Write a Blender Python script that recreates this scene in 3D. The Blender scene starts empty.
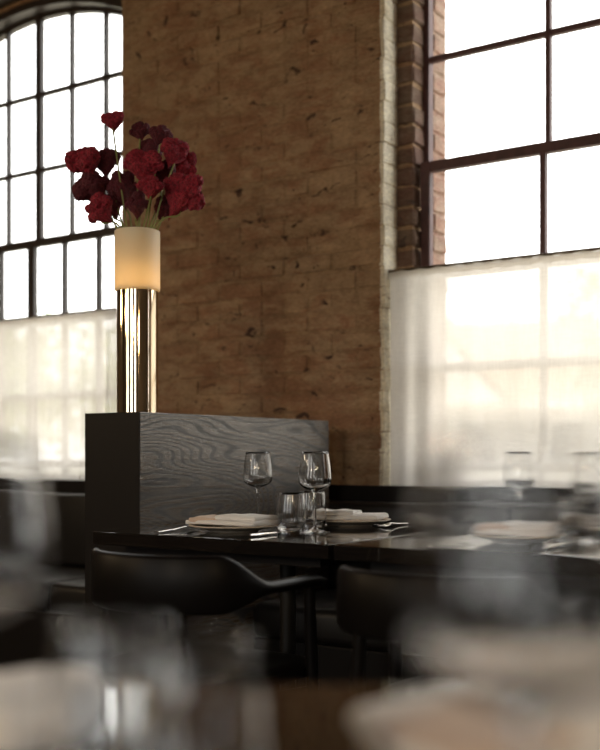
import bpy, bmesh, math, random
from mathutils import Vector, Matrix, noise
random.seed(7)
PI = math.pi
S = bpy.context.scene
COL = S.collection

# ------------------------------------------------------------------ camera
YAW = math.radians(34.6)
CAM_H = 0.94
FPX = 1100.0
cd = bpy.data.cameras.new('camera')
cam = bpy.data.objects.new('camera', cd)
COL.objects.link(cam)
cam.location = (0, 0, CAM_H)
cam.rotation_euler = (PI / 2, 0, YAW)
cd.sensor_fit = 'AUTO'
cd.sensor_width = 36
cd.lens = FPX / 750 * 36
cd.shift_y = 80 / 750
cd.clip_start = 0.02
cd.dof.use_dof = True
cd.dof.focus_distance = 2.92
cd.dof.aperture_fstop = 2.1
S.camera = cam

# ------------------------------------------------------------------ view
S.view_settings.view_transform = 'Standard'
S.view_settings.look = 'None'
S.view_settings.gamma = 1
S.view_settings.use_curve_mapping = False
S.view_settings.exposure = 0.0
S.cycles.use_denoising = True
S.cycles.max_bounces = 14
S.cycles.transmission_bounces = 12
S.cycles.transparent_max_bounces = 24
S.cycles.caustics_reflective = False
S.cycles.caustics_refractive = False
S.cycles.sample_clamp_indirect = 12

# ------------------------------------------------------------------ sky: even bright overcast
SKY = 5.0
w = bpy.data.worlds.new('overcast_sky')
S.world = w
w.use_nodes = True
wn = w.node_tree
bg = wn.nodes['Background']
bg.inputs['Color'].default_value = (1.0, 0.985, 0.96, 1)
bg.inputs['Strength'].default_value = SKY


def portal(loc, rot, sx, sz):
    """light portal in a window opening: guides the sky's own light through it"""
    l = bpy.data.lights.new('window_portal', 'AREA')
    l.shape = 'RECTANGLE'
    l.size = sx
    l.size_y = sz
    l.cycles.is_portal = True
    o = bpy.data.objects.new('window_portal', l)
    COL.objects.link(o)
    o.location = loc
    o.rotation_euler = rot
    return o


LAMP = 108.0         # strength of the warm pendant globes

# ------------------------------------------------------------------ helpers
R_ = Vector((math.cos(YAW), math.sin(YAW), 0))
F_ = Vector((-math.sin(YAW), math.cos(YAW), 0))


def on_h(px, py, h):
    """pixel -> world point on the horizontal plane z = h"""
    z = FPX * (CAM_H - h) / (py - 455.0)
    return R_ * ((px - 300) / FPX * z) + F_ * z + Vector((0, 0, h))


def at_d(px, py, z):
    """pixel -> world point at distance z along the view"""
    return R_ * ((px - 300) / FPX * z) + F_ * z + Vector((0, 0, CAM_H + (455 - py) / FPX * z))


def tag(o, label=None, cat=None, group=None, kind=None):
    if label: o['label'] = label
    if cat: o['category'] = cat
    if group: o['group'] = group
    if kind: o['kind'] = kind
    return o


def link(name, me, parent=None):
    o = bpy.data.objects.new(name, me)
    COL.objects.link(o)
    if parent is not None: o.parent = parent
    return o


def thing(name, loc=(0, 0, 0), rz=0, label=None, cat=None, group=None, kind=None):
    o = link(name, None)
    o.location = loc
    o.rotation_euler = (0, 0, rz)
    o.empty_display_size = 0.05
    return tag(o, label, cat, group, kind)


def obj(name, bm, mat, parent=None, smooth=False, bevel=0, seg=2, angle=None):
    if bevel:
        bmesh.ops.bevel(bm, geom=list(bm.edges), offset=bevel, segments=seg, affect='EDGES', profile=0.5, clamp_overlap=True)
    bmesh.ops.recalc_face_normals(bm, faces=list(bm.faces))
    me = bpy.data.meshes.new(name)
    bm.to_mesh(me)
    bm.free()
    if smooth:
        for p in me.polygons: p.use_smooth = True
        if angle is not None:
            try: me.set_sharp_from_angle(angle=math.radians(angle))
            except Exception: pass
    me.materials.append(mat)
    return link(name, me, parent)


def box(bm, x0, x1, y0, y1, z0, z1):
    vs = [bm.verts.new(p) for p in ((x0, y0, z0), (x1, y0, z0), (x1, y1, z0), (x0, y1, z0),
                                    (x0, y0, z1), (x1, y0, z1), (x1, y1, z1), (x0, y1, z1))]
    for f in ((0, 3, 2, 1), (4, 5, 6, 7), (0, 1, 5, 4), (1, 2, 6, 5), (2, 3, 7, 6), (3, 0, 4, 7)):
        bm.faces.new([vs[i] for i in f])
    return bm


def nb(*a):
    bm = bmesh.new()
    if a: box(bm, *a)
    return bm


def prism(bm, pts, y0, y1):
    """polygon of (x,z) points extruded from y0 to y1"""
    a = [bm.verts.new((x, y0, z)) for x, z in pts]
    b = [bm.verts.new((x, y1, z)) for x, z in pts]
    bm.faces.new(a)
    bm.faces.new(b[::-1])
    n = len(pts)
    for i in range(n):
        j = (i + 1) % n
        bm.faces.new((a[i], b[i], b[j], a[j]))
    return bm


def lathe(prof, seg=48, bm=None, caps=True):
    """closed profile of (r,z); revolve about z"""
    bm = bm or bmesh.new()
    rings = []
    for r, z in prof:
        if r < 1e-6:
            rings.append([bm.verts.new((0, 0, z))])
        else:
            rings.append([bm.verts.new((r * math.cos(2 * PI * i / seg), r * math.sin(2 * PI * i / seg), z)) for i in range(seg)])
    for a, b in zip(rings, rings[1:]):
        for i in range(seg):
            j = (i + 1) % seg
            if len(a) == 1 and len(b) == 1: continue
            if len(a) == 1: bm.faces.new((a[0], b[i], b[j]))
            elif len(b) == 1: bm.faces.new((a[i], a[j], b[0]))
            else: bm.faces.new((a[i], a[j], b[j], b[i]))
    return bm


def smooth_prof(pts, n=6):
    """Catmull-Rom through (r,z)"""
    out = []
    for i in range(len(pts) - 1):
        p0 = pts[max(i - 1, 0)]; p1 = pts[i]; p2 = pts[i + 1]; p3 = pts[min(i + 2, len(pts) - 1)]
        for k in range(n):
            t = k / n
            out.append(tuple(0.5 * (2 * p1[d] + (p2[d] - p0[d]) * t + (2 * p0[d] - 5 * p1[d] + 4 * p2[d] - p3[d]) * t * t
                                    + (3 * p1[d] - p0[d] - 3 * p2[d] + p3[d]) * t ** 3) for d in range(len(p1))))
    out.append(tuple(pts[-1]))
    return out


def tube(bm, pts, rad, seg=8):
    """tube along 3-D points; rad number or list"""
    pts = [Vector(p) for p in pts]
    if not isinstance(rad, (list, tuple)): rad = [rad] * len(pts)
    rings = []
    ref = Vector((0.31, 0.17, 0.93))
    for i, p in enumerate(pts):
        d = (pts[min(i + 1, len(pts) - 1)] - pts[max(i - 1, 0)]).normalized()
        u = d.cross(ref)
        if u.length < 1e-3: u = d.cross(Vector((1, 0, 0)))
        u.normalize()
        v = d.cross(u)
        rings.append([bm.verts.new(p + (u * math.cos(2 * PI * k / seg) + v * math.sin(2 * PI * k / seg)) * rad[i]) for k in range(seg)])
    for a, b in zip(rings, rings[1:]):
        for k in range(seg):
            bm.faces.new((a[k], a[(k + 1) % seg], b[(k + 1) % seg], b[k]))
    bm.faces.new(rings[0][::-1])
    bm.faces.new(rings[-1])
    return bm


# ------------------------------------------------------------------ materials
def mat(name, color=(0.5, 0.5, 0.5), rough=0.5, metal=0.0, **kw):
    m = bpy.data.materials.new(name)
    m.use_nodes = True
    p = m.node_tree.nodes['Principled BSDF']
    p.inputs['Base Color'].default_value = (*color, 1)
    p.inputs['Roughness'].default_value = rough
    p.inputs['Metallic'].default_value = metal
    for k, v in kw.items():
        p.inputs[k.replace('_', ' ')].default_value = v
    return m


def N(m, t, **kw):
    n = m.node_tree.nodes.new(t)
    for k, v in kw.items():
        if k in n.inputs: n.inputs[k].default_value = v
        else: setattr(n, k, v)
    return n


def L(m, a, b): m.node_tree.links.new(a, b)


def ramp(m, fac, stops):
    r = N(m, 'ShaderNodeValToRGB')
    e = r.color_ramp.elements
    while len(e) < len(stops): e.new(0.5)
    for el, (p, c) in zip(e, stops):
        el.position = p
        el.color = (*c, 1) if len(c) == 3 else c
    L(m, fac, r.inputs[0])
    return r


def coords(m, scale=(1, 1, 1), world=True, rot=(0, 0, 0), loc=(0, 0, 0)):
    mp = N(m, 'ShaderNodeMapping')
    mp.inputs['Scale'].default_value = scale
    mp.inputs['Rotation'].default_value = rot
    mp.inputs['Location'].default_value = loc
    if world:
        g = N(m, 'ShaderNodeNewGeometry')
        L(m, g.outputs['Position'], mp.inputs[0])
    else:
        g = N(m, 'ShaderNodeTexCoord')
        L(m, g.outputs['Object'], mp.inputs[0])
    return mp.outputs[0]


def noise_n(m, vec, scale, detail=4, rough=0.55, dist=0.0):
    n = N(m, 'ShaderNodeTexNoise')
    n.inputs['Scale'].default_value = scale
    n.inputs['Detail'].default_value = detail
    n.inputs['Roughness'].default_value = rough
    n.inputs['Distortion'].default_value = dist
    L(m, vec, n.inputs['Vector'])
    return n.outputs[0]


def mixc(m, fac, a, b, mode='MIX'):
    n = N(m, 'ShaderNodeMix', data_type='RGBA', blend_type=mode)
    for s, v in ((0, fac), (6, a), (7, b)):
        if hasattr(v, 'is_linked') or hasattr(v, 'links'): L(m, v, n.inputs[s])
        elif isinstance(v, (int, float)): n.inputs[s].default_value = v
        else: n.inputs[s].default_value = (*v, 1)
    return n.outputs[2]


def bump(m, h, strength=0.3, dist=0.005):
    b = N(m, 'ShaderNodeBump')
    b.inputs['Strength'].default_value = strength
    b.inputs['Distance'].default_value = dist
    L(m, h, b.inputs['Height'])
    p = m.node_tree.nodes['Principled BSDF']
    L(m, b.outputs[0], p.inputs['Normal'])
    return b


def P(m): return m.node_tree.nodes['Principled BSDF']


# old limewashed brick: tan wash, red-brown where it has worn off, dark chips
def brick_material(name, wash, clay, dark, wear=0.5, chips=0.66):
    m = mat(name, wash, 0.9)
    v = coords(m)
    vs = coords(m, (1, 1, 2.6))
    big = noise_n(m, v, 2.1, 5, 0.6)
    mid = noise_n(m, vs, 7.5, 6, 0.65, 0.6)
    fine = noise_n(m, vs, 55, 5, 0.7)
    a = N(m, 'ShaderNodeMath', operation='MULTIPLY_ADD')
    L(m, big, a.inputs[0]); a.inputs[1].default_value = 0.55
    L(m, mid, a.inputs[2])
    wr = ramp(m, a.outputs[0], [(wear + 0.22, (0, 0, 0)), (wear + 0.42, (1, 1, 1))])
    c = mixc(m, wr.outputs[0], wash, clay)
    # smears of the wash, long across the courses
    sm = noise_n(m, coords(m, (1.2, 1.2, 2.6)), 6, 6, 0.7, 0.5)
    sr = ramp(m, sm, [(0.36, (0.74, 0.72, 0.70)), (0.64, (1.12, 1.12, 1.12))])
    c = mixc(m, 0.8, c, sr.outputs[0], 'MULTIPLY')
    fr = ramp(m, fine, [(0.34, (0.62, 0.62, 0.62)), (0.64, (1.2, 1.2, 1.2))])
    c = mixc(m, 0.7, c, fr.outputs[0], 'MULTIPLY')
    ch = noise_n(m, coords(m, (1, 1, 1.9)), 15, 4, 0.55, 0.8)
    cr = ramp(m, ch, [(chips, (0, 0, 0)), (chips + 0.05, (1, 1, 1))])
    c = mixc(m, cr.outputs[0], c, dark)
    L(m, c, P(m).inputs['Base Color'])
    hh = N(m, 'ShaderNodeMath', operation='MULTIPLY_ADD')
    L(m, cr.outputs[0], hh.inputs[0]); hh.inputs[1].default_value = -0.7
    h2 = N(m, 'ShaderNodeMath', operation='ADD')
    L(m, mid, h2.inputs[0]); L(m, fine, h2.inputs[1])
    L(m, h2.outputs[0], hh.inputs[2])
    bump(m, hh.outputs[0], 0.7, 0.008)
    return m


M = {}
M['brick'] = brick_material('limewashed_brick', (0.43, 0.288, 0.168), (0.32, 0.17, 0.093), (0.075, 0.038, 0.026), 0.47, 0.645)
M['mortar'] = brick_material('limewashed_mortar', (0.39, 0.258, 0.147), (0.29, 0.16, 0.085), (0.085, 0.047, 0.030), 0.50, 0.62)
M['cream'] = brick_material('cream_painted_brick', (0.92, 0.85, 0.68), (0.82, 0.72, 0.53), (0.35, 0.24, 0.14), 0.56, 0.69)
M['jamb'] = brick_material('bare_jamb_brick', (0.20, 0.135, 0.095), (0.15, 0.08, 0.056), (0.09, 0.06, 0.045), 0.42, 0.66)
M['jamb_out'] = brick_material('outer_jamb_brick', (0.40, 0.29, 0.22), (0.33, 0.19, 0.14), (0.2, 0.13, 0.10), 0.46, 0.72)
M['plaster'] = mat('dark_plaster', (0.11, 0.085, 0.062), 0.9)
M['ceil'] = mat('dark_ceiling', (0.05, 0.042, 0.036), 0.9)
m = M['floor'] = mat('dark_floor', (0.016, 0.012, 0.010), 0.55)
v = coords(m, (1, 8, 1)); h = noise_n(m, v, 6, 5)
L(m, ramp(m, h, [(0.3, (0.010, 0.008, 0.007)), (0.7, (0.024, 0.018, 0.014))]).outputs[0], P(m).inputs['Base Color'])

m = M['sash'] = mat('maroon_sash_paint', (0.085, 0.030, 0.028), 0.6)
h = noise_n(m, coords(m), 30, 4)
L(m, ramp(m, h, [(0.3, (0.060, 0.024, 0.022)), (0.7, (0.105, 0.040, 0.036))]).outputs[0], P(m).inputs['Base Color'])
bump(m, h, 0.15, 0.002)
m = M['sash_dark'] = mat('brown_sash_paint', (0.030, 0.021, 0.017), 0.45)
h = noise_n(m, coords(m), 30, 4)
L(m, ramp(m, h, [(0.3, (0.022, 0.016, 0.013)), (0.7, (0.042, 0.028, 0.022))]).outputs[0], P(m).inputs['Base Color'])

# window glass: clear, with a fresnel sheen
m = M['pane'] = bpy.data.materials.new('window_glass')
m.use_nodes = True
nt = m.node_tree
nt.nodes.remove(nt.nodes['Principled BSDF'])
tr = N(m, 'ShaderNodeBsdfTransparent'); tr.inputs[0].default_value = (0.97, 0.98, 0.975, 1)
gl = N(m, 'ShaderNodeBsdfGlossy'); gl.inputs['Roughness'].default_value = 0.01
lw_ = N(m, 'ShaderNodeLayerWeight'); lw_.inputs[0].default_value = 0.5
pw = N(m, 'ShaderNodeMath', operation='POWER'); L(m, lw_.outputs['Facing'], pw.inputs[0]); pw.inputs[1].default_value = 4.0
fr = N(m, 'ShaderNodeMath', operation='MULTIPLY_ADD'); L(m, pw.outputs[0], fr.inputs[0]); fr.inputs[1].default_value = 0.6; fr.inputs[2].default_value = 0.04
mx = N(m, 'ShaderNodeMixShader')
L(m, fr.outputs[0], mx.inputs[0]); L(m, tr.outputs[0], mx.inputs[1]); L(m, gl.outputs[0], mx.inputs[2])
L(m, mx.outputs[0], nt.nodes['Material Output'].inputs[0])


# sheer linen: open weave (part see-through), threads scatter light
def sheer(name, open_=0.118, col=(0.68, 0.64, 0.58)):
    m = bpy.data.materials.new(name)
    m.use_nodes = True
    nt = m.node_tree
    nt.nodes.remove(nt.nodes['Principled BSDF'])
    tr = N(m, 'ShaderNodeBsdfTransparent')
    tl = N(m, 'ShaderNodeBsdfTranslucent'); tl.inputs[0].default_value = (*col, 1)
    df = N(m, 'ShaderNodeBsdfDiffuse'); df.inputs[0].default_value = (*col, 1)
    a = N(m, 'ShaderNodeMixShader'); a.inputs[0].default_value = 0.25
    L(m, tl.outputs[0], a.inputs[1]); L(m, df.outputs[0], a.inputs[2])
    b = N(m, 'ShaderNodeMixShader')
    w1 = noise_n(m, coords(m, (1, 1, 0.08)), 260, 2)
    w2 = noise_n(m, coords(m, (0.08, 0.08, 1)), 260, 2)
    s = N(m, 'ShaderNodeMath', operation='ADD'); L(m, w1, s.inputs[0]); L(m, w2, s.inputs[1])
    lo, hi = 1 - open_ - 0.06, 1 - open_ + 0.06
    mr = N(m, 'ShaderNodeMapRange'); mr.inputs[1].default_value = 0.75; mr.inputs[2].default_value = 1.25
    mr.inputs[3].default_value = lo; mr.inputs[4].default_value = hi
    L(m, s.outputs[0], mr.inputs[0])
    L(m, mr.outputs[0], b.inputs[0]); L(m, tr.outputs[0], b.inputs[1]); L(m, a.outputs[0], b.inputs[2])
    L(m, b.outputs[0], nt.nodes['Material Output'].inputs[0])
    return m


M['sheer'] = sheer('sheer_linen')
M['rod'] = mat('bronze_rod', (0.12, 0.085, 0.06), 0.4, 0.9)


# black stained oak, grain along `axis`
def oak(name, axis, dark=(0.010, 0.008, 0.007), light=(0.125, 0.092, 0.064), rough=0.25, spec=0.5, k=1.0, var=0.2, bp=0.25):
    m = mat(name, dark, rough)
    sc = [1.0, 1.0, 1.0]
    sc['xyz'.index(axis)] = 0.2
    v = coords(m, sc)
    warp = noise_n(m, v, 3.4 * k, 2, 0.45, 0.3)
    wv = N(m, 'ShaderNodeMath', operation='MULTIPLY'); L(m, warp, wv.inputs[0]); wv.inputs[1].default_value = 130.0
    sn = N(m, 'ShaderNodeMath', operation='SINE')
    mu = N(m, 'ShaderNodeMath', operation='MULTIPLY'); L(m, wv.outputs[0], mu.inputs[0]); mu.inputs[1].default_value = 3.0
    L(m, mu.outputs[0], sn.inputs[0])
    rings = ramp(m, sn.outputs[0], [(0.0, (0, 0, 0)), (1.0, (1, 1, 1))])
    sf = [1.0, 1.0, 1.0]; sf['xyz'.index(axis)] = 0.03
    fib = noise_n(m, coords(m, sf), 230, 3, 0.6)
    a = N(m, 'ShaderNodeMath', operation='MULTIPLY_ADD')
    L(m, rings.outputs[0], a.inputs[0]); a.inputs[1].default_value = 0.42
    L(m, fib, a.inputs[2])
    r = ramp(m, a.outputs[0], [(0.36, light), (0.62, tuple((l + 2 * d) / 3 for l, d in zip(light, dark))), (0.85, dark)])
    L(m, r.outputs[0], P(m).inputs['Base Color'])
    rr = N(m, 'ShaderNodeMapRange'); rr.inputs[1].default_value = 0.3; rr.inputs[2].default_value = 0.9
    rr.inputs[3].default_value = rough - 0.04; rr.inputs[4].default_value = rough + var
    L(m, a.outputs[0], rr.inputs[0]); L(m, rr.outputs[0], P(m).inputs['Roughness'])
    P(m).inputs['Specular IOR Level'].default_value = spec
    inv = N(m, 'ShaderNodeMath', operation='SUBTRACT'); inv.inputs[0].default_value = 1.0; L(m, a.outputs[0], inv.inputs[1])
    bump(m, inv.outputs[0], bp, 0.0012)
    return m


M['oak_y'] = oak('black_oak_panel', 'y', spec=1.0)
M['oak_dark'] = mat('black_stained_edge', (0.008, 0.0062, 0.0055), 0.5, Specular_IOR_Level=0.2)
M['table'] = oak('black_oak_tabletop', 'x', (0.007, 0.006, 0.0055), (0.016, 0.0125, 0.0105), 0.07, 0.7, var=0.01, bp=0.006)
M['table_near'] = oak('brown_oak_tabletop', 'x', (0.020, 0.013, 0.009), (0.05, 0.033, 0.022), 0.3, 0.5)
M['chair'] = mat('black_lacquered_wood', (0.0055, 0.0045, 0.0042), 0.40, Specular_IOR_Level=0.14)
M['leather'] = mat('black_leather', (0.008, 0.0068, 0.0062), 0.42)
h = noise_n(M['leather'], coords(M['leather']), 160, 3)
bump(M['leather'], h, 0.12, 0.001)
M['iron'] = mat('black_iron', (0.012, 0.011, 0.010), 0.4, 0.3)
M['brass'] = mat('polished_brass', (0.78, 0.65, 0.47), 0.06, 1.0)
M['steel'] = mat('polished_steel', (0.72, 0.69, 0.65), 0.16, 1.0)
m = M['glass'] = mat('clear_glass', (0.985, 0.985, 0.98), 0.0)
P(m).inputs['Transmission Weight'].default_value = 1.0
P(m).inputs['IOR'].default_value = 1.47
m = M['plate'] = mat('beige_stoneware', (0.66, 0.56, 0.44), 0.38)
h = noise_n(m, coords(m), 110, 4)
L(m, ramp(m, h, [(0.3, (0.58, 0.48, 0.37)), (0.65, (0.70, 0.60, 0.48))]).outputs[0], P(m).inputs['Base Color'])


def linen(name, col):
    m = mat(name, col, 0.85)
    a = noise_n(m, coords(m, (1, 0.1, 1)), 900, 2)
    b = noise_n(m, coords(m, (0.1, 1, 1)), 900, 2)
    s = N(m, 'ShaderNodeMath', operation='ADD'); L(m, a, s.inputs[0]); L(m, b, s.inputs[1])
    r = ramp(m, s.outputs[0], [(0.3, tuple(c * 0.86 for c in col)), (0.7, col)])
    L(m, r.outputs[0], P(m).inputs['Base Color'])
    bump(m, s.outputs[0], 0.2, 0.0008)
    P(m).inputs['Sheen Weight'].default_value = 0.2
    return m


M['napkin'] = linen('white_linen', (0.88, 0.86, 0.84))
M['napkin_tan'] = linen('blush_linen', (0.70, 0.54, 0.43))

# frosted amber glass sleeve
m = M['frost'] = bpy.data.materials.new('frosted_glass')
m.use_nodes = True
nt = m.node_tree
p = P(m)
p.inputs['Base Color'].default_value = (0.92, 0.86, 0.74, 1); p.inputs['Roughness'].default_value = 0.45
tl = N(m, 'ShaderNodeBsdfTranslucent'); tl.inputs[0].default_value = (0.98, 0.92, 0.78, 1)
mx = N(m, 'ShaderNodeMixShader'); mx.inputs[0].default_value = 0.62
L(m, p.outputs[0], mx.inputs[1]); L(m, tl.outputs[0], mx.inputs[2])
L(m, mx.outputs[0], nt.nodes['Material Output'].inputs[0])


def emit(name, col, s):
    m = bpy.data.materials.new(name)
    m.use_nodes = True
    p = P(m)
    p.inputs['Base Color'].default_value = (*col, 1)
    p.inputs['Emission Color'].default_value = (*col, 1)
    p.inputs['Emission Strength'].default_value = s
    return m


M['bulb'] = emit('warm_bulb', (1.0, 0.60, 0.22), 10)
M['globe'] = emit('warm_lamp_globe', (1.0, 0.72, 0.42), LAMP)

m = M['flower'] = mat('crimson_velvet', (0.30, 0.012, 0.035), 0.75)
tc = coords(m)
a = noise_n(m, tc, 150, 6, 0.7); b = noise_n(m, tc, 330, 3, 0.6)
a = ramp(m, a, [(0.36, (0, 0, 0)), (0.64, (1, 1, 1))]).outputs[0]
c = mixc(m, a, (0.075, 0.003, 0.009), (0.46, 0.018, 0.042))
L(m, c, P(m).inputs['Base Color'])
P(m).inputs['Sheen Weight'].default_value = 0.15
P(m).inputs['Sheen Tint'].default_value = (1, 0.25, 0.35, 1)
bump(m, b, 0.9, 0.004)
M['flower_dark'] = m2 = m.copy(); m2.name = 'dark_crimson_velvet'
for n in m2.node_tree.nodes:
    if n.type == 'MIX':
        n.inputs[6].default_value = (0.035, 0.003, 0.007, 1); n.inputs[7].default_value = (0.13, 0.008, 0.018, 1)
M['stem'] = mat('green_stem', (0.23, 0.24, 0.07), 0.55)
m = M['leaf'] = mat('tree_leaf', (0.22, 0.26, 0.11), 0.6)
P(m).inputs['Transmission Weight'].default_value = 0.0
M['leaf_pale'] = mat('pale_tree_leaf', (0.36, 0.42, 0.20), 0.6)
M['bark'] = mat('bark', (0.10, 0.075, 0.055), 0.9)
M['siding'] = mat('white_siding', (0.82, 0.79, 0.75), 0.7)
M['roof'] = mat('tan_shingles', (0.34, 0.22, 0.14), 0.85)
h = noise_n(M['roof'], coords(M['roof'], (1, 1, 6)), 6, 4)
L(M['roof'], ramp(M['roof'], h, [(0.3, (0.42, 0.29, 0.19)), (0.7, (0.56, 0.41, 0.29))]).outputs[0], P(M['roof']).inputs['Base Color'])
M['house_glass'] = mat('dark_house_glass', (0.12, 0.13, 0.14), 0.1)
m = M['ground'] = mat('pale_ground', (0.30, 0.25, 0.21), 0.95)
h = noise_n(m, coords(m), 0.35, 5)
L(m, ramp(m, h, [(0.4, (0.50, 0.43, 0.37)), (0.6, (0.36, 0.36, 0.24))]).outputs[0], P(m).inputs['Base Color'])

# ------------------------------------------------------------------ the room
WY = 3.42           # inner face of the window wall
SILL, ZC = 0.78, 1.50      # sill height, centre height of every arch
TOP = 4.0
X0, X1, YB = -7.2, 3.4, -4.2
LWX, RWX = -4.0, -1.22     # centres of the two windows


def arch_z(r, dx): return ZC + math.sqrt(max(r * r - dx * dx, 0))


def wall_slab(x0, x1, openings, y0, y1):
    """wall with arched openings [(xc, halfwidth, radius)] between y0 and y1"""
    bm = bmesh.new()
    x = x0
    for xc, hw, r in sorted(openings):
        prism(bm, [(x, 0), (xc - hw, 0), (xc - hw, TOP), (x, TOP)], y0, y1)
        prism(bm, [(xc - hw, 0), (xc + hw, 0), (xc + hw, SILL), (xc - hw, SILL)], y0, y1)
        n = 24
        for i in range(n):
            a = -hw + 2 * hw * i / n; b = -hw + 2 * hw * (i + 1) / n
            prism(bm, [(xc + a, arch_z(r, a)), (xc + b, arch_z(r, b)), (xc + b, TOP), (xc + a, TOP)], y0, y1)
        x = xc + hw
    prism(bm, [(x, 0), (x1, 0), (x1, TOP), (x, TOP)], y0, y1)
    return bm


ops = lambda hw, r: [(LWX, min(hw, .715), r), (RWX, hw + .03, r), (RWX + 2.75, hw + .03, r)]
tag(obj('floor', nb(X0 - .4, X1 + .4, YB - .3, WY, -0.2, 0), M['floor']), kind='structure')
tag(obj('ceiling', nb(X0 - .4, X1 + .4, YB - .3, WY + .36, TOP, TOP + 0.2), M['ceil']), kind='structure')
wall = tag(obj('wall_front', wall_slab(X0, X1, ops(0.75, 1.62), WY + 0.0055, 3.52), M['mortar']), kind='structure')
obj('middle_masonry', wall_slab(X0, X1, ops(0.683, 1.565), 3.523, 3.635), M['mortar'], wall)
obj('outer_masonry', wall_slab(X0, X1, ops(0.670, 1.61), 3.635, 3.76), M['jamb_out'], wall)
tag(obj('wall_left', nb(X0 - .3, X0, YB, WY, 0, TOP), M['plaster']), kind='structure')
ADDED_WX = (-1.9, 0.9, 3.7)         # centres of the added daylight windows, in the unseen back wall's turned frame
wb = tag(obj('wall_back', wall_slab(-X1 - .3, -X0 + .3, [(x, .702, 1.6) for x in ADDED_WX], 3.42, 3.76), M['plaster']), kind='structure')
BACK = Matrix.Translation((0, YB + 3.42, 0)) @ Matrix.Rotation(PI, 4, 'Z')
wb.location = (0, YB + 3.42, 0); wb.rotation_euler = (0, 0, PI)
tag(obj('wall_right', nb(X1, X1 + .3, YB, WY, 0, TOP), M['plaster']), kind='structure')

# bricks of the wall ---------------------------------------------------
def brick_mesh(sx, sy, sz, mt, jit=0.004):
    bm = nb(-sx / 2, sx / 2, -sy / 2, sy / 2, -sz / 2, sz / 2)
    bmesh.ops.bevel(bm, geom=list(bm.edges), offset=min(0.007, sx * 0.2, sy * 0.2), segments=1, affect='EDGES')
    for vv in bm.verts:
        vv.co += Vector((random.uniform(-jit, jit), random.uniform(-jit * .6, jit * .6), random.uniform(-jit * .8, jit * .8)))
    bmesh.ops.recalc_face_normals(bm, faces=list(bm.faces))
    me = bpy.data.meshes.new('brick')
    bm.to_mesh(me); bm.free()
    me.materials.append(mt)
    return me


CH = 0.0745                     # course height
stretch = [brick_mesh(0.208, 0.05, 0.065, M['brick']) for _ in range(7)]
half = [brick_mesh(0.101, 0.05, 0.065, M['brick']) for _ in range(4)]
cream = [brick_mesh(0.022, 0.098, 0.073, M['cream'], 0.0025) for _ in range(5)]
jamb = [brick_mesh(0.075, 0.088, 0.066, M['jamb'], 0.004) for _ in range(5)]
jout = [brick_mesh(0.09, 0.105, 0.066, M['jamb_out'], 0.003) for _ in range(4)]
PX0, PX1 = LWX + 0.715, RWX - 0.78
for ci in range(27):
    z = 0.80 + CH * ci + CH / 2
    header = ci % 6 == 3
    x = PX0
    row = ['h'] * 12 if header else (['s'] * 6 if ci % 2 else ['h'] + ['s'] * 5 + ['h'])
    pos = []
    for t in row:
        wd = 0.2141 if t == 's' else 0.10705
        pos.append((x + wd / 2, t)); x += wd
    for xb, t in pos:
        o = link('brick', random.choice(stretch if t == 's' else half), wall)
        o.location = (xb, WY + 0.025 + random.choice((0, 0, 0.0015, 0.003, -0.002, 0.005)), z + random.uniform(-.002, .002))
        o.rotation_euler = (random.uniform(-.008, .008), random.choice((0, PI)) + random.uniform(-.008, .008), random.uniform(-.012, .012))
    o = link('brick', random.choice(cream), wall)
    o.location = (PX1 - 0.0035 + random.uniform(-.002, .002), 3.47, z)
    o.rotation_euler = (0, 0, random.uniform(-.02, .02))
    o = link('brick', random.choice(jamb), wall)
    o.location = (RWX - 0.745 + random.uniform(-.003, .003), 3.563 + random.uniform(-.003, .003), z)
    o = link('brick', random.choice(jout), wall)
    o.location = (RWX - 0.737 + random.uniform(-.004, .004), 3.70, z)


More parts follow.
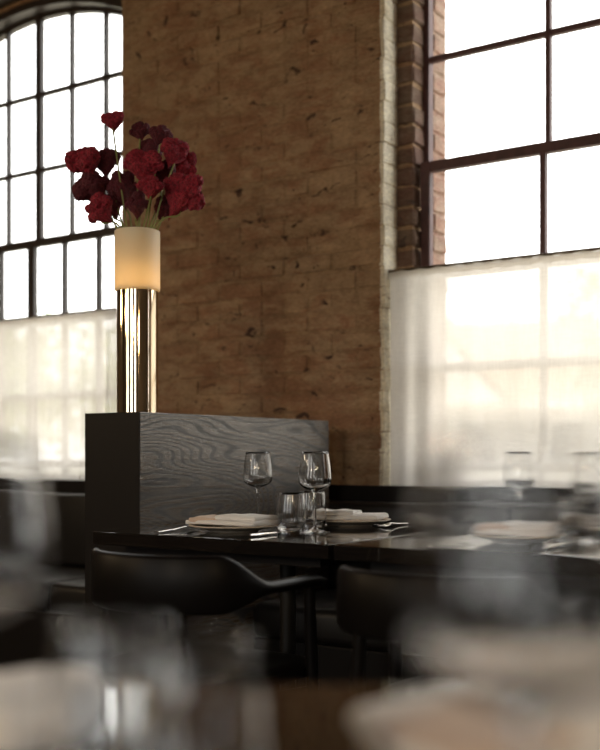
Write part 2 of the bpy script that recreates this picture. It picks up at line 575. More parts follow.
# windows --------------------------------------------------------------
def build_window(name, xc, ncol, mt, rail, up_bars, low_bars, thick=None, wide=0.0):
    root = thing(name, (xc, 0, 0), kind='structure')
    hw = 0.672 + wide
    rg = 1.50
    # outer frame: jambs, sill and arched head
    fr = bmesh.new()
    n = 28
    outer = [(-hw - .012, SILL)] + [(-hw - .012 + 2 * (hw + .012) * i / n, arch_z(1.562, -hw - .012 + 2 * (hw + .012) * i / n)) for i in range(n + 1)] + [(hw + .012, SILL)]
    inw = hw - 0.014
    inner = [(-inw, SILL)] + [(-inw + 2 * inw * i / n, arch_z(rg + .012, -inw + 2 * inw * i / n)) for i in range(n + 1)] + [(inw, SILL)]
    for a in range(len(outer) - 1):
        prism(fr, [outer[a], outer[a + 1], inner[a + 1], inner[a]], 3.60, 3.634)
    obj('window_frame', fr, mt, root)
    for (ro, ri, ya, yb) in ((1.618 if not thick else 1.76, 1.585, 3.432 if not thick else 3.405, 3.53), (1.563, 1.530, 3.525, 3.60)):  # added dark rings stand in for shade on arch soffits and wall edge
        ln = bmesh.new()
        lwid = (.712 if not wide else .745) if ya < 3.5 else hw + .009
        for i in range(n):
            a = -lwid + 2 * lwid * i / n; c = -lwid + 2 * lwid * (i + 1) / n
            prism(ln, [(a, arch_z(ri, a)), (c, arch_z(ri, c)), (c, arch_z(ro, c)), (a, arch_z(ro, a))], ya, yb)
        obj('arch_shade_lining', ln, mt, root)
    obj('window_sill', nb(-.71 - wide, .71 + wide, 3.44, 3.63, SILL - .03, SILL + .012), mt, root, bevel=.004)
    cols = [-inw + 2 * inw * i / ncol for i in range(ncol + 1)]
    # upper sash
    yu0, yu1 = 3.600, 3.628
    b = nb(-inw, inw, yu0 - .012, yu1, rail - .014, rail + .022); obj('meeting_rail', b, mt, root, bevel=.003)
    bw = 0.009
    for i in range(1, ncol):
        t = bw if i != thick else 0.020
        obj('muntin', nb(cols[i] - t, cols[i] + t, yu0, yu1, rail, arch_z(rg + .02, cols[i])), mt, root, bevel=.0025, seg=1)
    for zb in up_bars:
        obj('glazing_bar', nb(-inw, inw, yu0 + .002, yu1 - .002, zb - .0105, zb + .0105), mt, root, bevel=.0025, seg=1)
    zs = [rail] + up_bars
    for i in range(ncol):
        for k, z0 in enumerate(zs):
            a, c = cols[i], cols[i + 1]
            if k + 1 < len(zs): pts = [(a, z0), (c, z0), (c, zs[k + 1]), (a, zs[k + 1])]
            else: pts = [(a, z0), (c, z0)] + [(c + (a - c) * q / 5, arch_z(rg + .025, c + (a - c) * q / 5)) for q in range(6)]
            pm = bmesh.new(); pm.faces.new([pm.verts.new((x, 3.615, z)) for x, z in pts])
            obj('pane', pm, M['pane'], root)
    # lower sash, one step nearer the room
    yl0, yl1 = 3.553, 3.583
    lw = 0.668 + wide
    st = 0.038
    for s in (-1, 1):
        obj('stile', nb(min(s * lw, s * (lw - st)), max(s * lw, s * (lw - st)), yl0, yl1, SILL, rail + .012), mt, root, bevel=.004)
    obj('sash_rail', nb(-lw + st, lw - st, yl0 + .001, yl1 - .001, rail - .026, rail + .012), mt, root, bevel=.003)
    obj('sash_rail', nb(-lw + st, lw - st, yl0 + .001, yl1 - .001, SILL + .012, SILL + .07), mt, root, bevel=.003)
    for i in range(1, ncol):
        t = 0.0105 if i != thick else 0.024
        obj('muntin', nb(cols[i] - t, cols[i] + t, yl0 + .001, yl1 - .001, SILL + .05, rail - .02), mt, root, bevel=.0025, seg=1)
    for zb in low_bars:
        obj('glazing_bar', nb(-lw + st, lw - st, yl0 + .003, yl1 - .003, zb - .016, zb + .016), mt, root, bevel=.0025, seg=1)
    zs = [rail] + low_bars + [SILL]
    for i in range(ncol):
        for z1, z0 in zip(zs, zs[1:]):
            pm = bmesh.new(); pm.faces.new([pm.verts.new(q) for q in ((cols[i], 3.567, z0), (cols[i + 1], 3.567, z0), (cols[i + 1], 3.567, z1), (cols[i], 3.567, z1))])
            obj('pane', pm, M['pane'], root)
    return root


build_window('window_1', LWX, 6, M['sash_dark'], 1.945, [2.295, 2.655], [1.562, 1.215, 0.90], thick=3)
build_window('window_2', RWX, 3, M['sash'], 1.995, [2.395, 2.77], [1.597, 1.255, 0.90], wide=.03)
build_window('window_3', RWX + 2.75, 3, M['sash'], 1.995, [2.395, 2.77], [1.597, 1.255, 0.90], wide=.03)
for k, x in enumerate(ADDED_WX):  # unseen back windows, added to bring daylight onto the pier wall
    r = build_window('window_%d' % (4 + k), 0, 3, M['sash'], 1.995, [2.395, 2.77], [1.597, 1.255, 0.90], wide=.03)
    r.location = (-x, YB + 3.42, 0); r.rotation_euler = (0, 0, PI)
    portal((-x, YB - .38, 1.9), (PI / 2, 0, 0), 1.4, 2.3)
for xc in (LWX, RWX, RWX + 2.75):
    portal((xc, 3.80, 1.9), (-PI / 2, 0, 0), 1.4, 2.3)

# partition ------------------------------------------------------------
PT = 1.061
part = thing('partition', (-2.225, 2.28, 0), 0, 'black stained oak partition with horizontal grain carrying the tall brass vase', 'partition')
pl = 0.972
obj('side_panel', nb(.075, .105, .0035, pl, 0, PT), M['oak_y'], part, bevel=.0015)
obj('side_panel', nb(-.109, -.075, .0035, pl, 0, PT), M['oak_y'], part, bevel=.0015)
obj('end_panel', nb(-.109, .105, 0, .003, 0, PT), M['oak_dark'], part, bevel=.001)
obj('top_cap', nb(-.075, .075, .03, pl, PT - .03, PT - .0005), M['oak_dark'], part, bevel=.001)

# banquettes -----------------------------------------------------------
def banquette(x0, x1, label, b0=0.0, b1=0.0):
    t = thing('banquette', ((x0 + x1) / 2, 3.0, 0), 0, label, 'bench')
    h = (x1 - x0) / 2
    obj('plinth', nb(-h + .02, h - .02, -.15, .38, 0, .12), M['oak_dark'], t)
    obj('seat_base', nb(-h, h, -.20, .38, .12, .36), M['oak_dark'], t, bevel=.006)
    n = max(2, round((x1 - x0) / .75)); wd = 2 * h / n
    for i in range(n):
        b = nb(-h + wd * i + .002, -h + wd * (i + 1) - .002, -.22, .25, .36, .475)
        obj('seat_cushion', b, M['leather'], t, smooth=True, bevel=.03, seg=4)
    wd = (2 * h + b0 + b1) / n
    for i in range(n):
        b = nb(-h - b0 + wd * i + .001, -h - b0 + wd * (i + 1) - .001, .262, .375, .47, .775)
        obj('back_cushion', b, M['leather'], t, smooth=True, bevel=.022, seg=4)
    obj('back_ledge', nb(-h - b0, h + b1, .372, .410, .36, .831), M['oak_dark'], t, bevel=.004)
    return t


banquette(-2.115, 2.4, 'black leather banquette under the window right of the oak partition', b0=.11)
banquette(-6.6, -2.335, 'black leather banquette under the arched window left of the oak partition', b1=.10)


# curtains -------------------------------------------------------------
def curtain(x0, x1, zt, where, seed, tight):
    y = 3.455
    rod = thing('curtain_rod', ((x0 + x1) / 2, y, zt), 0, 'thin bronze curtain rod across the %s' % where, 'curtain rod')
    h = (x1 - x0) / 2
    obj('rod', tube(bmesh.new(), [(-h, 0, .005), (h, 0, .005)], .0058, 10), M['rod'], rod, smooth=True, angle=40)
    for s in (-1, 1):
        b = lathe([(0, 0), (.012, 0), (.012, .008), (0, .008)], 16)
        bmesh.ops.rotate(b, verts=b.verts, matrix=Matrix.Rotation(-s * PI / 2, 3, 'Y'))
        bmesh.ops.translate(b, verts=b.verts, vec=(s * (h), 0, 0))
        obj('bracket', b, M['rod'], rod)
    bm = bmesh.new()
    nx, nz = 220, 26
    rnd = random.Random(seed)
    ph = [rnd.uniform(0, 6) for _ in range(5)]
    grid = []
    for k in range(nz + 1):
        fz = k / nz
        z = zt - .002 - fz * (zt - .002 - .80)
        row = []
        for i in range(nx + 1):
            u = i / nx
            x = x0 + .008 + (x1 - x0 - .016) * u
            edge = math.exp(-((u - 0.05) / .09) ** 2) + math.exp(-((u - .95) / .09) ** 2)
            amp = (.004 + tight * .010 + .012 * edge) * (0.35 + 0.65 * min(1, fz * 2.2))
            f = math.sin(u * 61 + ph[0] + .7 * math.sin(fz * 2 + ph[1])) + .6 * math.sin(u * 113 + ph[2] + .4 * fz) + .5 * math.sin(u * 27 + ph[3])
            yy = amp * f * .55
            if fz < .03: yy = -.007 + .0 * f
            zz = z + (.003 * math.sin(u * 140 + ph[4]) if k == 0 else 0)
            row.append(bm.verts.new((x, y + yy, zz)))
        grid.append(row)
    for a, b in zip(grid, grid[1:]):
        for i in range(nx): bm.faces.new((a[i], a[i + 1], b[i + 1], b[i]))
    o = obj('cafe_curtain', bm, M['sheer'], None, smooth=True)
    tag(o, 'sheer linen half curtain on the %s' % where, 'curtain')
    bmh = bmesh.new()
    nn = 160
    ring = []
    for i in range(nn + 1):
        u = i / nn
        x = x0 + .008 + (x1 - x0 - .016) * u
        ring.append([bmh.verts.new((x, y - .008 + q[0], zt + q[1] + .002 * math.sin(u * 130 + ph[4]))) for q in ((0, .001), (-.001, -.012), (0, -.024))])
    for a, b in zip(ring, ring[1:]):
        for k in range(2): bmh.faces.new((a[k], b[k], b[k + 1], a[k + 1]))
    obj('rod_pocket', bmh, M['sheer'], o, smooth=True)


curtain(RWX - .778, RWX + .778, 1.598, 'large-paned window behind the laid tables', 3, 0.0)
curtain(LWX - .713, LWX + .713, 1.567, 'many-paned arched window beside the partition', 5, 0.55)


# pendant lamps (behind and beside the camera) ---------------------------
for i, (x, y) in enumerate(((1.4, -0.6), (-1.0, -1.7), (-3.6, -0.9), (-4.9, 0.5))):
    t = thing('pendant_lamp', (x, y, 1.8), 0, 'warm glass globe pendant lamp hanging from the dark ceiling', 'lamp', 'globe pendants over the dining room')
    obj('globe', lathe(smooth_prof([(0, -.10), (.055, -.085), (.1, 0), (.055, .085), (.02, .1)], 6) + [(0, .1)], 24), M['globe'], t, smooth=True)
    obj('cap', lathe([(0, .095), (.03, .095), (.03, .15), (0, .15)], 20), M['brass'], t)
    obj('cord', tube(bmesh.new(), [(0, 0, .15), (0, 0, TOP - 1.8)], .004, 8), M['iron'], t)


# tables ---------------------------------------------------------------
TH = 0.74


def dining_table(xc, yc, wx, wy, label, mt=M['table'], rz=0, name='dining_table'):
    t = thing(name, (xc, yc, 0), rz, label, 'table')
    obj('tabletop', nb(-wx / 2, wx / 2, -wy / 2, wy / 2, TH - .034, TH), mt, t, bevel=.002)
    obj('apron', nb(-wx / 2 + .06, wx / 2 - .06, -wy / 2 + .06, wy / 2 - .06, TH - .06, TH - .034), M['oak_dark'], t)
    obj('pedestal', lathe([(0, .02), (.022, .02), (.022, TH - .06), (0, TH - .06)], 24), M['iron'], t, smooth=True, angle=40)
    obj('base_plate', lathe(smooth_prof([(.21, 0), (.21, .012), (.08, .022), (.036, .04)], 4) + [(0, .04)] , 36), M['iron'], t, smooth=True, angle=40)
    return t


dining_table(-1.7125, 2.425, .735, .73, 'black oak dining table beside the partition with two plates')
dining_table(-0.963, 2.425, .735, .73, 'black oak dining table standing right of the partition-side table')


# chairs ---------------------------------------------------------------
def armchair(loc, rz, label):
    t = thing('armchair', loc, rz, label, 'chair', None)
    # backrest band sweeping round into the arms
    path = []
    for i in range(-40, 41):
        s = i / 40
        a = abs(s)
        if a < 0.62:
            an = a / 0.62 * PI / 2
            x = .218 * math.sin(an); y = -.05 - .185 * math.cos(an)
        else:
            q = (a - .62) / .38
            x = .218 - .002 * q; y = -.05 + .215 * q
        k = min(1, max(0, (a - .36) / .26)); k = k * k * (3 - 2 * k)
        zt = .735 + (.676 - .735) * k
        zb = .612 + (.646 - .612) * k
        th = .010 + .010 * k
        if a > .94: zt -= .012 * (a - .94) / .06; zb += .006 * (a - .94) / .06; th *= 1 - .5 * (a - .94) / .06
        path.append((math.copysign(x, s) if s else 0, y, zt, zb, th))
    bm = bmesh.new()
    rings = []
    for i, (x, y, zt, zb, th) in enumerate(path):
        p0 = path[max(i - 1, 0)]; p1 = path[min(i + 1, len(path) - 1)]
        d = Vector((p1[0] - p0[0], p1[1] - p0[1], 0)).normalized()
        n = Vector((d.y, -d.x, 0))
        ring = []
        r = min(th, (zt - zb) / 2 - .001) * .85
        for (sn, zz) in ((1, zb + r), (.6, zb + r * .3), (-.6, zb + r * .3), (-1, zb + r), (-1, zt - r), (-.6, zt - r * .3), (0, zt), (.6, zt - r * .3), (1, zt - r)):
            ring.append(bm.verts.new(Vector((x, y, 0)) + n * sn * th + Vector((0, 0, zz))))
        rings.append(ring)
    m_ = len(rings[0])
    for a, b in zip(rings, rings[1:]):
        for k in range(m_): bm.faces.new((a[k], b[k], b[(k + 1) % m_], a[(k + 1) % m_]))
    bm.faces.new(rings[0]); bm.faces.new(rings[-1][::-1])
    obj('backrest', bm, M['chair'], t, smooth=True, angle=60)
    # seat: rounded, slightly dished
    bm = bmesh.new()
    tops, bots = [], []
    ns, nr = 48, 7
    for lay, store in ((0, tops), (1, bots)):
        for r in range(nr + 1):
            fr_ = r / nr
            row = []
            for i in range(ns):
                an = 2 * PI * i / ns
                c, s = math.cos(an), math.sin(an)
                e = 0.5
                x = .208 * math.copysign(abs(c) ** e, c) * fr_
                y = .225 * math.copysign(abs(s) ** e, s) * fr_
                x *= 1 + .05 * y / .225
                if lay == 0: z = .478 - .014 * (1 - fr_ ** 2) - (.010 * max(0, fr_ - .86) / .14)
                else: z = .430 + .018 * max(0, fr_ - .7) / .3
                row.append(bm.verts.new((x, y, z)) if r else None)
            if r == 0:
                cv = bm.verts.new((0, 0, .464 if lay == 0 else .430)); row = [cv]
            store.append(row)
        for a, b in zip(store, store[1:]):
            for i in range(ns):
                j = (i + 1) % ns
                if len(a) == 1: bm.faces.new((a[0], b[i], b[j]))
                else: bm.faces.new((a[i], b[i], b[j], a[j]))
    for i in range(ns):
        bm.faces.new((tops[-1][i], tops[-1][(i + 1) % ns], bots[-1][(i + 1) % ns], bots[-1][i]))
    obj('seat', bm, M['chair'], t, smooth=True, angle=50)
    for sx in (-1, 1):
        obj('leg', tube(bmesh.new(), [(sx * .232, .135, 0), (sx * .222, .115, .35), (sx * .216, .105, .655)], [.011, .015, .013], 12), M['chair'], t, smooth=True, angle=50)
        obj('leg', tube(bmesh.new(), [(sx * .165, -.235, 0), (sx * .125, -.205, .43), (sx * .110, -.207, .63)], [.011, .015, .012], 12), M['chair'], t, smooth=True, angle=50)
        obj('stretcher', tube(bmesh.new(), [(sx * .219, .112, .42), (sx * .128, -.203, .42)], .010, 8), M['chair'], t, smooth=True, angle=50)
    return t


armchair((-1.585, 1.915, 0), 0.0, 'black low-backed armchair at the table beside the partition')
armchair((-0.925, 1.90, 0), 0.0, 'black low-backed armchair right of the other, at the right-hand table')


# tableware ------------------------------------------------------------
def copy_tree(o, parent=None):
    c = o.copy(); COL.objects.link(c)
    if parent is not None: c.parent = parent
    for ch in list(o.children): copy_tree(ch, c)
    return c


wine_out = [(.0395, 0), (.0395, .0012), (.030, .0030), (.012, .0065), (.0048, .013), (.0038, .030), (.0036, .075), (.0040, .098), (.0085, .1055), (.024, .1115), (.0375, .120), (.0425, .133), (.0418, .155), (.0385, .182), (.0345, .208)]
wine_in = [(.0335, .208), (.0375, .182), (.0407, .155), (.0414, .134), (.0364, .122), (.023, .1142), (.008, .1105), (0, .110)]
tum_out = [(.0, .0), (.022, 0), (.030, .001), (.0355, .006), (.0385, .016), (.0402, .034), (.0395, .060), (.0370, .082), (.0345, .100)]
tum_in = [(.0332, .100), (.0356, .082), (.0380, .060), (.0385, .034), (.0365, .019), (.030, .012), (.018, .0105), (0, .0105)]


def glass_mesh(out, inn, name):
    prof = ([(0, out[0][1])] if out[0][0] > 0 else []) + smooth_prof(out, 3) + smooth_prof(inn, 3)
    bm = lathe([(max(r, 0), z) for r, z in prof], 48)
    bmesh.ops.recalc_face_normals(bm, faces=list(bm.faces))
    me = bpy.data.meshes.new(name); bm.to_mesh(me); bm.free()
    for p in me.polygons: p.use_smooth = True
    me.materials.append(M['glass'])
    return me


WINE = glass_mesh(wine_out, wine_in, 'wine_glass')
TUMB = glass_mesh(tum_out, tum_in, 'tumbler')


def wine(p, label, group='stemmed wine glasses'):
    o = link('wine_glass', WINE); o.location = (p[0], p[1], TH + .0005)
    return tag(o, label, 'wine glass', group)


def tumbler(p, label, group='water tumblers'):
    o = link('tumbler', TUMB); o.location = (p[0], p[1], TH + .0005)
    return tag(o, label, 'tumbler', group)


PR = 0.118
plate_prof = [(0, .003), (.058, .003), (.058, 0), (.064, 0), (.066, .003), (.085, .008), (PR - .004, .0145), (PR, .0165), (PR - .002, .0185), (.085, .0135), (.070, .0085), (.04, .0072), (0, .007)]
pb = lathe(plate_prof, 56); bmesh.ops.recalc_face_normals(pb, faces=list(pb.faces))
PLATE = bpy.data.meshes.new('dinner_plate'); pb.to_mesh(PLATE); pb.free()
for p in PLATE.polygons: p.use_smooth = True
PLATE.materials.append(M['plate'])


def plate(p, label):
    o = link('dinner_plate', PLATE); o.location = (p[0], p[1], TH + .0005)
    return tag(o, label, 'plate', 'beige dinner plates')


def pillow(lx, ly, th, seed, x0=0, y0=0, z0=0, rot=0, sag=0.0, m=14, n=10):
    """soft folded cloth: rounded slab with gentle waves"""
    bm = bmesh.new()
    top, bot = [], []
    c_, s_ = math.cos(rot), math.sin(rot)
    for j in range(n + 1):
        tr_, br_ = [], []
        for i in range(m + 1):
            u = -1 + 2 * i / m; v_ = -1 + 2 * j / n
            uu = math.sin(u * PI / 2) ; vv = math.sin(v_ * PI / 2)
            k = 1 - .06 * (uu * uu) * (vv * vv)
            x = lx / 2 * uu * k; y = ly / 2 * vv * k
            x += .006 * noise.noise(Vector((u * 1.3, v_ * 1.3, seed)))
            y += .006 * noise.noise(Vector((u * 1.3, v_ * 1.3, seed + 9)))
            e = (max(0, 1 - abs(u) ** 6) * max(0, 1 - abs(v_) ** 6)) ** .5
            w_ = noise.noise(Vector((u * 2.1, v_ * 1.6, seed + 3)))
            base = z0 + .0035 * noise.noise(Vector((u, v_, seed + 5))) - sag * max(0, abs(u) - .6)
            zt = base + th * (.5 + .5 * e) + .005 * w_ * e
            zb = base + th * (.5 - .5 * e) * .6
            X, Y = x0 + x * c_ - y * s_, y0 + x * s_ + y * c_
            tr_.append(bm.verts.new((X, Y, zt)))
            br_.append(bm.verts.new((X, Y, zb - (.0005 if e == 0 else 0))))
        top.append(tr_); bot.append(br_)
    for a, b in zip(top, top[1:]):
        for i in range(m): bm.faces.new((a[i], a[i + 1], b[i + 1], b[i]))
    for a, b in zip(bot, bot[1:]):
        for i in range(m): bm.faces.new((a[i], b[i], b[i + 1], a[i + 1]))
    rim_t = top[0] + [r[-1] for r in top[1:]] + top[-1][-2::-1] + [r[0] for r in top[-2:0:-1]]
    rim_b = bot[0] + [r[-1] for r in bot[1:]] + bot[-1][-2::-1] + [r[0] for r in bot[-2:0:-1]]
    for i in range(len(rim_t)):
        j = (i + 1) % len(rim_t)
        bm.faces.new((rim_t[i], rim_b[i], rim_b[j], rim_t[j]))
    return bm


def napkin(p, rot, label, seed, flap=True, size=(.218, .15), zo=.0192):
    t = thing('napkin', (p[0], p[1], TH + zo), rot, label, 'napkin', 'folded linen napkins')
    obj('folded_cloth', pillow(size[0], size[1], .014, seed), M['napkin'], t, smooth=True)
    obj('upper_fold', pillow(size[0] * .60, size[1] * .8, .014, seed + 2, x0=size[0] * .17, y0=.004, z0=.011), M['napkin'], t, smooth=True)
    if flap:
        obj('blush_fold', pillow(size[0] * .40, size[1] * .6, .012, seed + 4, x0=-size[0] * .28, y0=-.025, z0=.0075, rot=.25), M['napkin_tan'], t, smooth=True)
    return t


def loft(sections, nseg=10):
    """flattened bar: sections of (y, halfwidth, zmid, halfthick, xoff)"""
    bm = bmesh.new(); rings = []
    for (y, hw_, z, ht, xo) in sections:
        rings.append([bm.verts.new((xo + hw_ * math.cos(2 * PI * k / nseg), y, z + ht * math.sin(2 * PI * k / nseg))) for k in range(nseg)])
    for a, b in zip(rings, rings[1:]):
        for k in range(nseg): bm.faces.new((a[k], b[k], b[(k + 1) % nseg], a[(k + 1) % nseg]))
    bm.faces.new(rings[0]); bm.faces.new(rings[-1][::-1])
    return bm


def knife(p, rz, label):
    t = thing('dinner_knife', (p[0], p[1], TH + .0008), rz, label, 'knife', 'steel dinner knives')
    obj('handle', loft([(-.115, .004, .004, .003, 0), (-.105, .0065, .004, .0038, 0), (-.03, .0045, .004, .0035, 0), (-.005, .0045, .004, .003, 0)]), M['steel'], t, smooth=True, angle=50)
    obj('blade', loft([(-.005, .0045, .004, .0012, 0), (.01, .008, .004, .001, .001), (.08, .009, .004, .0008, .001), (.105, .005, .004, .0006, -.002), (.112, .001, .004, .0004, -.004)]), M['steel'], t, smooth=True, angle=50)
    return t


def fork(p, rz, label):
    t = thing('dinner_fork', (p[0], p[1], TH + .0008), rz, label, 'fork', 'steel dinner forks')
    obj('handle', loft([(-.10, .004, .003, .0018, 0), (-.092, .0075, .003, .002, 0), (-.03, .0035, .005, .002, 0), (.02, .003, .010, .002, 0), (.038, .011, .008, .0016, 0), (.048, .0125, .006, .0014, 0)]), M['steel'], t, smooth=True, angle=50)
    for k in range(4):
        x = -.0099 + .0066 * k
        obj('tine', loft([(.046, .0022, .006, .0013, x), (.075, .002, .004, .001, x), (.098, .0008, .010, .0006, x)], 6), M['steel'], t, smooth=True, angle=50)
    return t


D = Vector((0.752, 0, 0))
p1, p2 = Vector((-1.775, 2.268, 0)), Vector((-1.66, 2.655, 0))
plate(p1, 'beige plate near the partition table\'s front edge, under a blush and white napkin')
plate(p2, 'beige plate at the back of the partition table, behind the tumblers')
plate(p1 + D + Vector((.03, .02, 0)), 'beige plate at the front of the right-hand black table')
plate(p2 + D, 'beige plate at the back of the right-hand black table')
napkin(p1, .10, 'napkin with a blush fold on the front plate of the partition table', 1.5)
napkin(p2, PI + .3, 'white napkin folded on the back plate of the partition table', 4.2, False, (.205, .14))
napkin(p1 + D + Vector((.03, .02, 0)), .2, 'napkin with a blush fold on the front plate of the right-hand table', 7.7)
napkin(p2 + D, PI + .3, 'white napkin folded on the back plate of the right-hand table', 9.2, False)
knife((-1.62, 2.245), 0.02, 'steel knife beside the tumblers on the partition table')
knife((-1.795, 2.67), PI - .1, 'steel knife left of the back plate of the partition table')
fork((-1.905, 2.205), .05, 'steel fork left of the front plate by the partition')
fork((-1.535, 2.685), PI + .1, 'steel fork right of the back plate on the partition table')
fork((-1.125, 2.19), .1, 'steel fork at the left end of the right-hand table')
knife((-.86, 2.25), 0.03, 'steel knife by the front plate of the right-hand table')
wine((-1.59, 2.373), 'wine glass in front, right of the tumblers on the partition table')
wine((-1.90, 2.54), 'wine glass standing closest to the oak partition')
tumbler((-1.66, 2.365), 'front tumbler of the pair on the partition table')
tumbler((-1.685, 2.50), 'rear tumbler of the pair on the partition table')
wine(Vector((-1.59, 2.40, 0)) + D, 'wine glass nearest the front of the right-hand black table')
wine(Vector((-1.86, 2.56, 0)) + D, 'wine glass at the back left of the right-hand black table')
tumbler(Vector((-1.66, 2.40, 0)) + D, 'front tumbler on the right-hand black table')
tumbler(Vector((-1.685, 2.52, 0)) + D, 'rear tumbler on the right-hand black table')

# near table under the lens --------------------------------------------
nt_c = R_ * -0.02 + F_ * 0.56
tn = dining_table(nt_c.x, nt_c.y, 1.15, .80, 'dark table out of focus right in front of the viewer', M['table'], YAW)


def near(x, z): return R_ * x + F_ * z


q1, q2 = near(-.275, .815), near(.155, .70)
plate(q2, 'out-of-focus plate at the lower right of the nearest table')
napkin(q1, YAW + .1, 'white napkin blurred at the lower left corner', 12.1, False, (.25, .20), .001)
napkin(q2, .9, 'blush and white napkin blurred at the lower right', 15.3, True, (.22, .16))
wine(near(-.185, .62), 'large blurred wine glass at the left edge on the nearest table')
wine(near(.084, .41), 'large blurred wine glass at the right on the nearest table')
tumbler(near(-.113, .665), 'blurred tumbler at the lower left on the nearest table, left of its twin')
tumbler(near(-.060, .60), 'blurred tumbler right of its twin at the lower left of the nearest table')

# vase and flowers -------------------------------------------------------
VX, VY = -2.225, 2.385
vase = thing('vase', (VX, VY, PT), 0, 'tall brass cylinder vase with a glowing frosted glass top', 'vase')
rb, rg_ = .0605, .0665
zb_ = 1.420 - PT; zt_ = 1.596 - PT
obj('brass_column', lathe([(0, 0), (rb - .002, 0), (rb, .002), (rb, zb_ - .001), (rb - .001, zb_), (0, zb_)], 72), M['brass'], vase, smooth=True, angle=40)
obj('glass_sleeve', lathe([(0, zb_ + .001), (rg_ - .002, zb_ + .001), (rg_, zb_ + .003), (rg_, zt_ - .002), (rg_ - .002, zt_), (rg_ - .004, zt_ - .002), (rg_ - .004, zb_ + .006), (0, zb_ + .006)], 72), M['frost'], vase, smooth=True, angle=40)
obj('bulb', lathe(smooth_prof([(0, zb_ + .0065), (.012, zb_ + .010), (.017, zb_ + .028), (.010, zb_ + .048), (0, zb_ + .054)], 5), 20), M['bulb'], vase, smooth=True)


def celosia(px, py, wpx, hpx, dz, tone, label, seed, lean=0.0, fan=0.55, ruffle=1.0):
    zcam = 3.227 + dz
    c = at_d(px, py, zcam)
    w_ = 1.2 * wpx / FPX * zcam / 2; h_ = 1.22 * hpx / FPX * zcam / 2
    rnd = random.Random(seed)
    # where the stem leaves the vase
    k = 0.40
    ex = VX + max(-.045, min(.045, (c.x - VX) * k)); ey = VY + max(-.045, min(.045, (c.y - VY) * k))
    e = Vector((ex, ey, zt_ + PT))
    foot = Vector((VX - (ex - VX) * .5 + rnd.uniform(-.01, .01), VY - (ey - VY) * .5 + rnd.uniform(-.01, .01), zb_ + PT + .075))
    neck = c - Vector((0, 0, h_ * .72)) + (e - c).normalized() * h_ * .1
    t = thing('cockscomb_flower', e, 0, label, 'flower', 'crimson cockscomb flowers in the vase')
    ctrl = [foot, (foot + e) / 2, e, (e + neck) / 2 + Vector((rnd.uniform(-.008, .008), rnd.uniform(-.008, .008), .012)), neck, c - Vector((0, 0, h_ * .1))]
    pts = [Vector(q) - e for q in smooth_prof([tuple(q) for q in ctrl], 5)]
    obj('stem', tube(bmesh.new(), pts, [.0021 + .0009 * i / len(pts) for i in range(len(pts))], 8), M['stem'], t, smooth=True)
    ax = (neck - e).normalized()
    up = (Vector((0, 0, 1)) * .75 + ax * .45 + R_ * lean).normalized()
    side = R_ * math.cos(rnd.uniform(-.5, .5)) + F_ * math.sin(rnd.uniform(-.6, .6))
    side = (side - up * side.dot(up)).normalized()
    dep = up.cross(side)
    off = Vector((seed * 3.7, seed * 1.3, seed * 2.1))
    bm = bmesh.new()
    # body: a fan that tapers to the neck, then ruffled lobes along its crest
    lobes = [(0, 0, -.22, .62, 4)]
    nl = 7
    for i in range(nl):
        a = -1.25 + 2.5 * i / (nl - 1) + rnd.uniform(-.12, .12)
        rr = rnd.uniform(.56, .84)
        lobes.append((math.sin(a) * rr, rnd.uniform(-.28, .28), math.cos(a) * rr - .08, rnd.uniform(.22, .40), 4))
    for _ in range(5):
        lobes.append((rnd.uniform(-.4, .4), rnd.choice((-1, 1)) * rnd.uniform(.2, .42), rnd.uniform(-.1, .42), rnd.uniform(.26, .36), 4))
    for li, (lx, ly, lz, lr, sub) in enumerate(lobes):
        vs = bmesh.ops.create_icosphere(bm, subdivisions=sub, radius=1)['verts']
        for vv in vs:
            p = vv.co.copy()
            q = p * 1.5 + off + Vector((li * 4.1, li * 2.3, 0))
            r1 = 1 - abs(noise.noise(q * 1.3)) * 2.6
            r2 = 1 - abs(noise.noise(q * 2.9 + Vector((5, 1, 3)))) * 2.4
            r3 = noise.noise(q * 8.0)
            r = lr * (1 + ruffle * (.20 * r1 + .16 * r2) + .17 * r3)
            x, y, z = lx + p.x * r, ly + p.y * r, lz + p.z * r
            if li == 0 and z < -.1:          # the fan narrows to its neck
                z = -.1 + (z + .1) * 1.15
                f = max(0.0, 1 + (z + .1) / .85)
                x *= .15 + .85 * f; y *= .2 + .8 * f
            yb = (.35 + fan * .8) * y + .16 * math.sin(x * 3.0 + seed)
            vv.co = (c - e) + side * (x * w_) + dep * (yb * w_) + up * (z * h_)
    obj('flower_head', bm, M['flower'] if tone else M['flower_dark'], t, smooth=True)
    return t


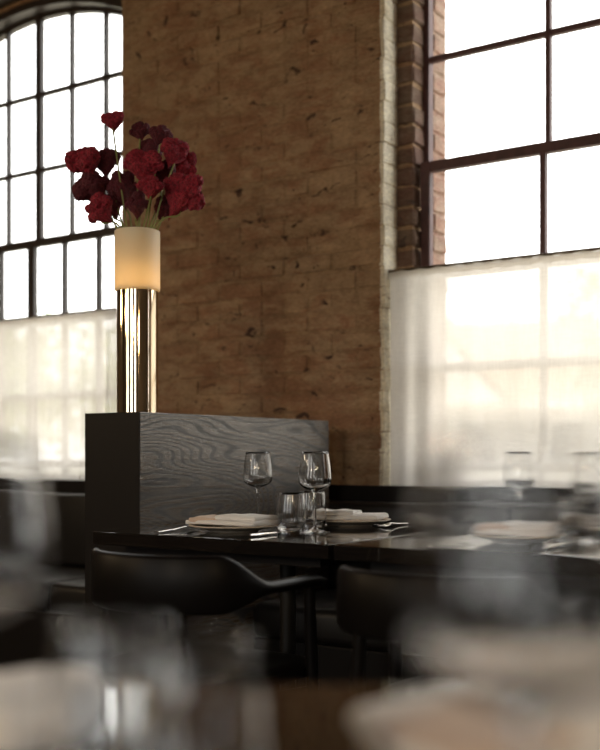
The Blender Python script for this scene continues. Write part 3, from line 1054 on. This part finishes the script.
FL = [
    (113, 121, 21, 17, -.01, 1, 'small crimson cockscomb standing tallest on a bare stem against the window', 0, .8),
    (87, 163, 29, 27, .00, 1, 'round crimson cockscomb at the upper left of the bouquet', 0, .8),
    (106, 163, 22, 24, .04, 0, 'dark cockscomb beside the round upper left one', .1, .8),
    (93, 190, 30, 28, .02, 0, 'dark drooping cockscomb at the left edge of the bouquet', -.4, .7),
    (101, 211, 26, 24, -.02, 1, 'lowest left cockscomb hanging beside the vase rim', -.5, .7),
    (124, 190, 31, 32, .03, 0, 'broad dark cockscomb left of the bouquet centre', 0, .8),
    (143, 167, 34, 27, -.02, 1, 'wide cockscomb high at the centre of the bouquet', .1, .6),
    (151, 188, 24, 20, -.06, 1, 'bright red cockscomb at the front centre of the bouquet', 0, .7),
    (140, 132, 17, 15, .03, 0, 'small dark cockscomb tip at the top right of centre', -.3, .8),
    (160, 136, 21, 18, .01, 0, 'small dark cockscomb at the very top right', .2, .8),
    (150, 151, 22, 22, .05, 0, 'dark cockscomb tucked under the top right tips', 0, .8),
    (174, 153, 26, 24, -.02, 1, 'bright crimson cockscomb at the upper right', .3, .8),
    (184, 167, 20, 26, .03, 1, 'crimson cockscomb at the right edge above the largest fan', .5, .8),
    (181, 195, 42, 40, -.04, 1, 'largest cockscomb, a broad crimson fan at the lower right', .25, .42),
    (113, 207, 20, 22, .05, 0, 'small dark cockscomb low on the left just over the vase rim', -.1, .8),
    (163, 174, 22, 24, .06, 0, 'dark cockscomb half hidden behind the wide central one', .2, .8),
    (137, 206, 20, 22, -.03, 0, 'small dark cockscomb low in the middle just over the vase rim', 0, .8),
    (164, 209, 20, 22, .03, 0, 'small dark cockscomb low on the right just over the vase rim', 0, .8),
]
for i, (px, py, wp, hp, dz, tone, lab, lean, fan) in enumerate(FL):
    celosia(px, py, wp, hp, dz, tone, lab, i + 1.37, lean, fan)

# outdoors -----------------------------------------------------------------
tag(obj('ground', nb(-90, 60, -90, 120, -.7, -.5), M['ground']), kind='structure')


def house(loc, rz, W, Dp, eave, ridge, label):
    t = thing('house', loc, rz, label, 'house')
    obj('walls', nb(-W / 2, W / 2, 0, Dp, 0, eave), M['siding'], t)
    bm = bmesh.new()
    o_ = .5
    prof = [(-o_, eave - .1), (Dp / 2, ridge), (Dp + o_, eave - .1), (Dp + o_, eave + .1), (Dp / 2, ridge + .2), (-o_, eave + .1)]
    a = [bm.verts.new((-W / 2 - o_, y, z)) for y, z in prof]; b = [bm.verts.new((W / 2 + o_, y, z)) for y, z in prof]
    bm.faces.new(a); bm.faces.new(b[::-1])
    for i in range(6): bm.faces.new((a[i], b[i], b[(i + 1) % 6], a[(i + 1) % 6]))
    rf = obj('roof', bm, M['roof'], t)
    # front gable
    gb = bmesh.new()
    prism(gb, [(-W * .32, eave), (-W * .02, eave), (-W * .17, ridge + .1)], -.9, Dp * .4)
    obj('gable', gb, M['siding'], t)
    gr = bmesh.new()
    for s in (-1, 1):
        prism(gr, [(-W * .17 + s * (W * .15 + .35), eave - .12), (-W * .17 + s * (W * .15 + .35), eave + .1), (-W * .17, ridge + .38), (-W * .17, ridge + .12)], -1.1, Dp * .45)
    obj('gable_roof', gr, M['roof'], t)
    obj('fascia', nb(-W / 2 - .5, W / 2 + .5, -.62, -.5, eave - .2, eave + .02), M['siding'], t)
    for i in range(6):
        x = -W / 2 + W * (i + .5) / 6
        f = obj('window', nb(x - .55, x + .55, -.06, .02, 1.0, eave - .6), M['siding'], t)
        obj('window_pane', nb(x - .45, x + .45, -.075, -.061, 1.1, eave - .7), M['house_glass'], f)
    return t


house((-14.2, 33, -.5), math.radians(14), 18, 8, 3.1, 6.0, 'pale house with a tan roof seen through the right-hand curtain')


def tree(loc, h, r, label, mt, seed, n=2600):
    t = thing('tree', loc, 0, label, 'tree', 'trees outside the windows')
    rnd = random.Random(seed)
    obj('trunk', tube(bmesh.new(), [(0, 0, 0), (.05, .03, h * .35), (-.05, .05, h * .75)], [r * .09, r * .07, r * .02], 8), M['bark'], t, smooth=True)
    bm = bmesh.new()
    blobs = [(Vector((rnd.uniform(-.55, .55) * r, rnd.uniform(-.5, .5) * r, h * rnd.uniform(.38, .85))), r * rnd.uniform(.35, .6)) for _ in range(12)]
    for _ in range(n):
        c, br = rnd.choice(blobs)
        d = Vector((rnd.gauss(0, 1), rnd.gauss(0, 1), rnd.gauss(0, 1))).normalized()
        p = c + d * br * rnd.uniform(.6, 1.0)
        s = .10 + .06 * rnd.random()
        a = Vector((rnd.gauss(0, 1), rnd.gauss(0, 1), rnd.gauss(0, 1))).normalized(); b = a.cross(d)
        if b.length < .1: continue
        b.normalize()
        bm.faces.new([bm.verts.new(p + a * s), bm.verts.new(p + b * s * .6), bm.verts.new(p - a * s), bm.verts.new(p - b * s * .6)])
    obj('foliage', bm, mt, t)


tree((-25.5, 21.5, -.5), 5.6, 3.4, 'leafy tree outside the many-paned window, leftmost', M['leaf'], 1)
tree((-20.5, 20.5, -.5), 4.6, 3.0, 'pale leafy tree outside the many-paned window, beside the partition', M['leaf_pale'], 2)
tree((-8.6, 27, -.5), 6.0, 2.4, 'leafy tree outside the large-paned window, in front of the house', M['leaf'], 3)
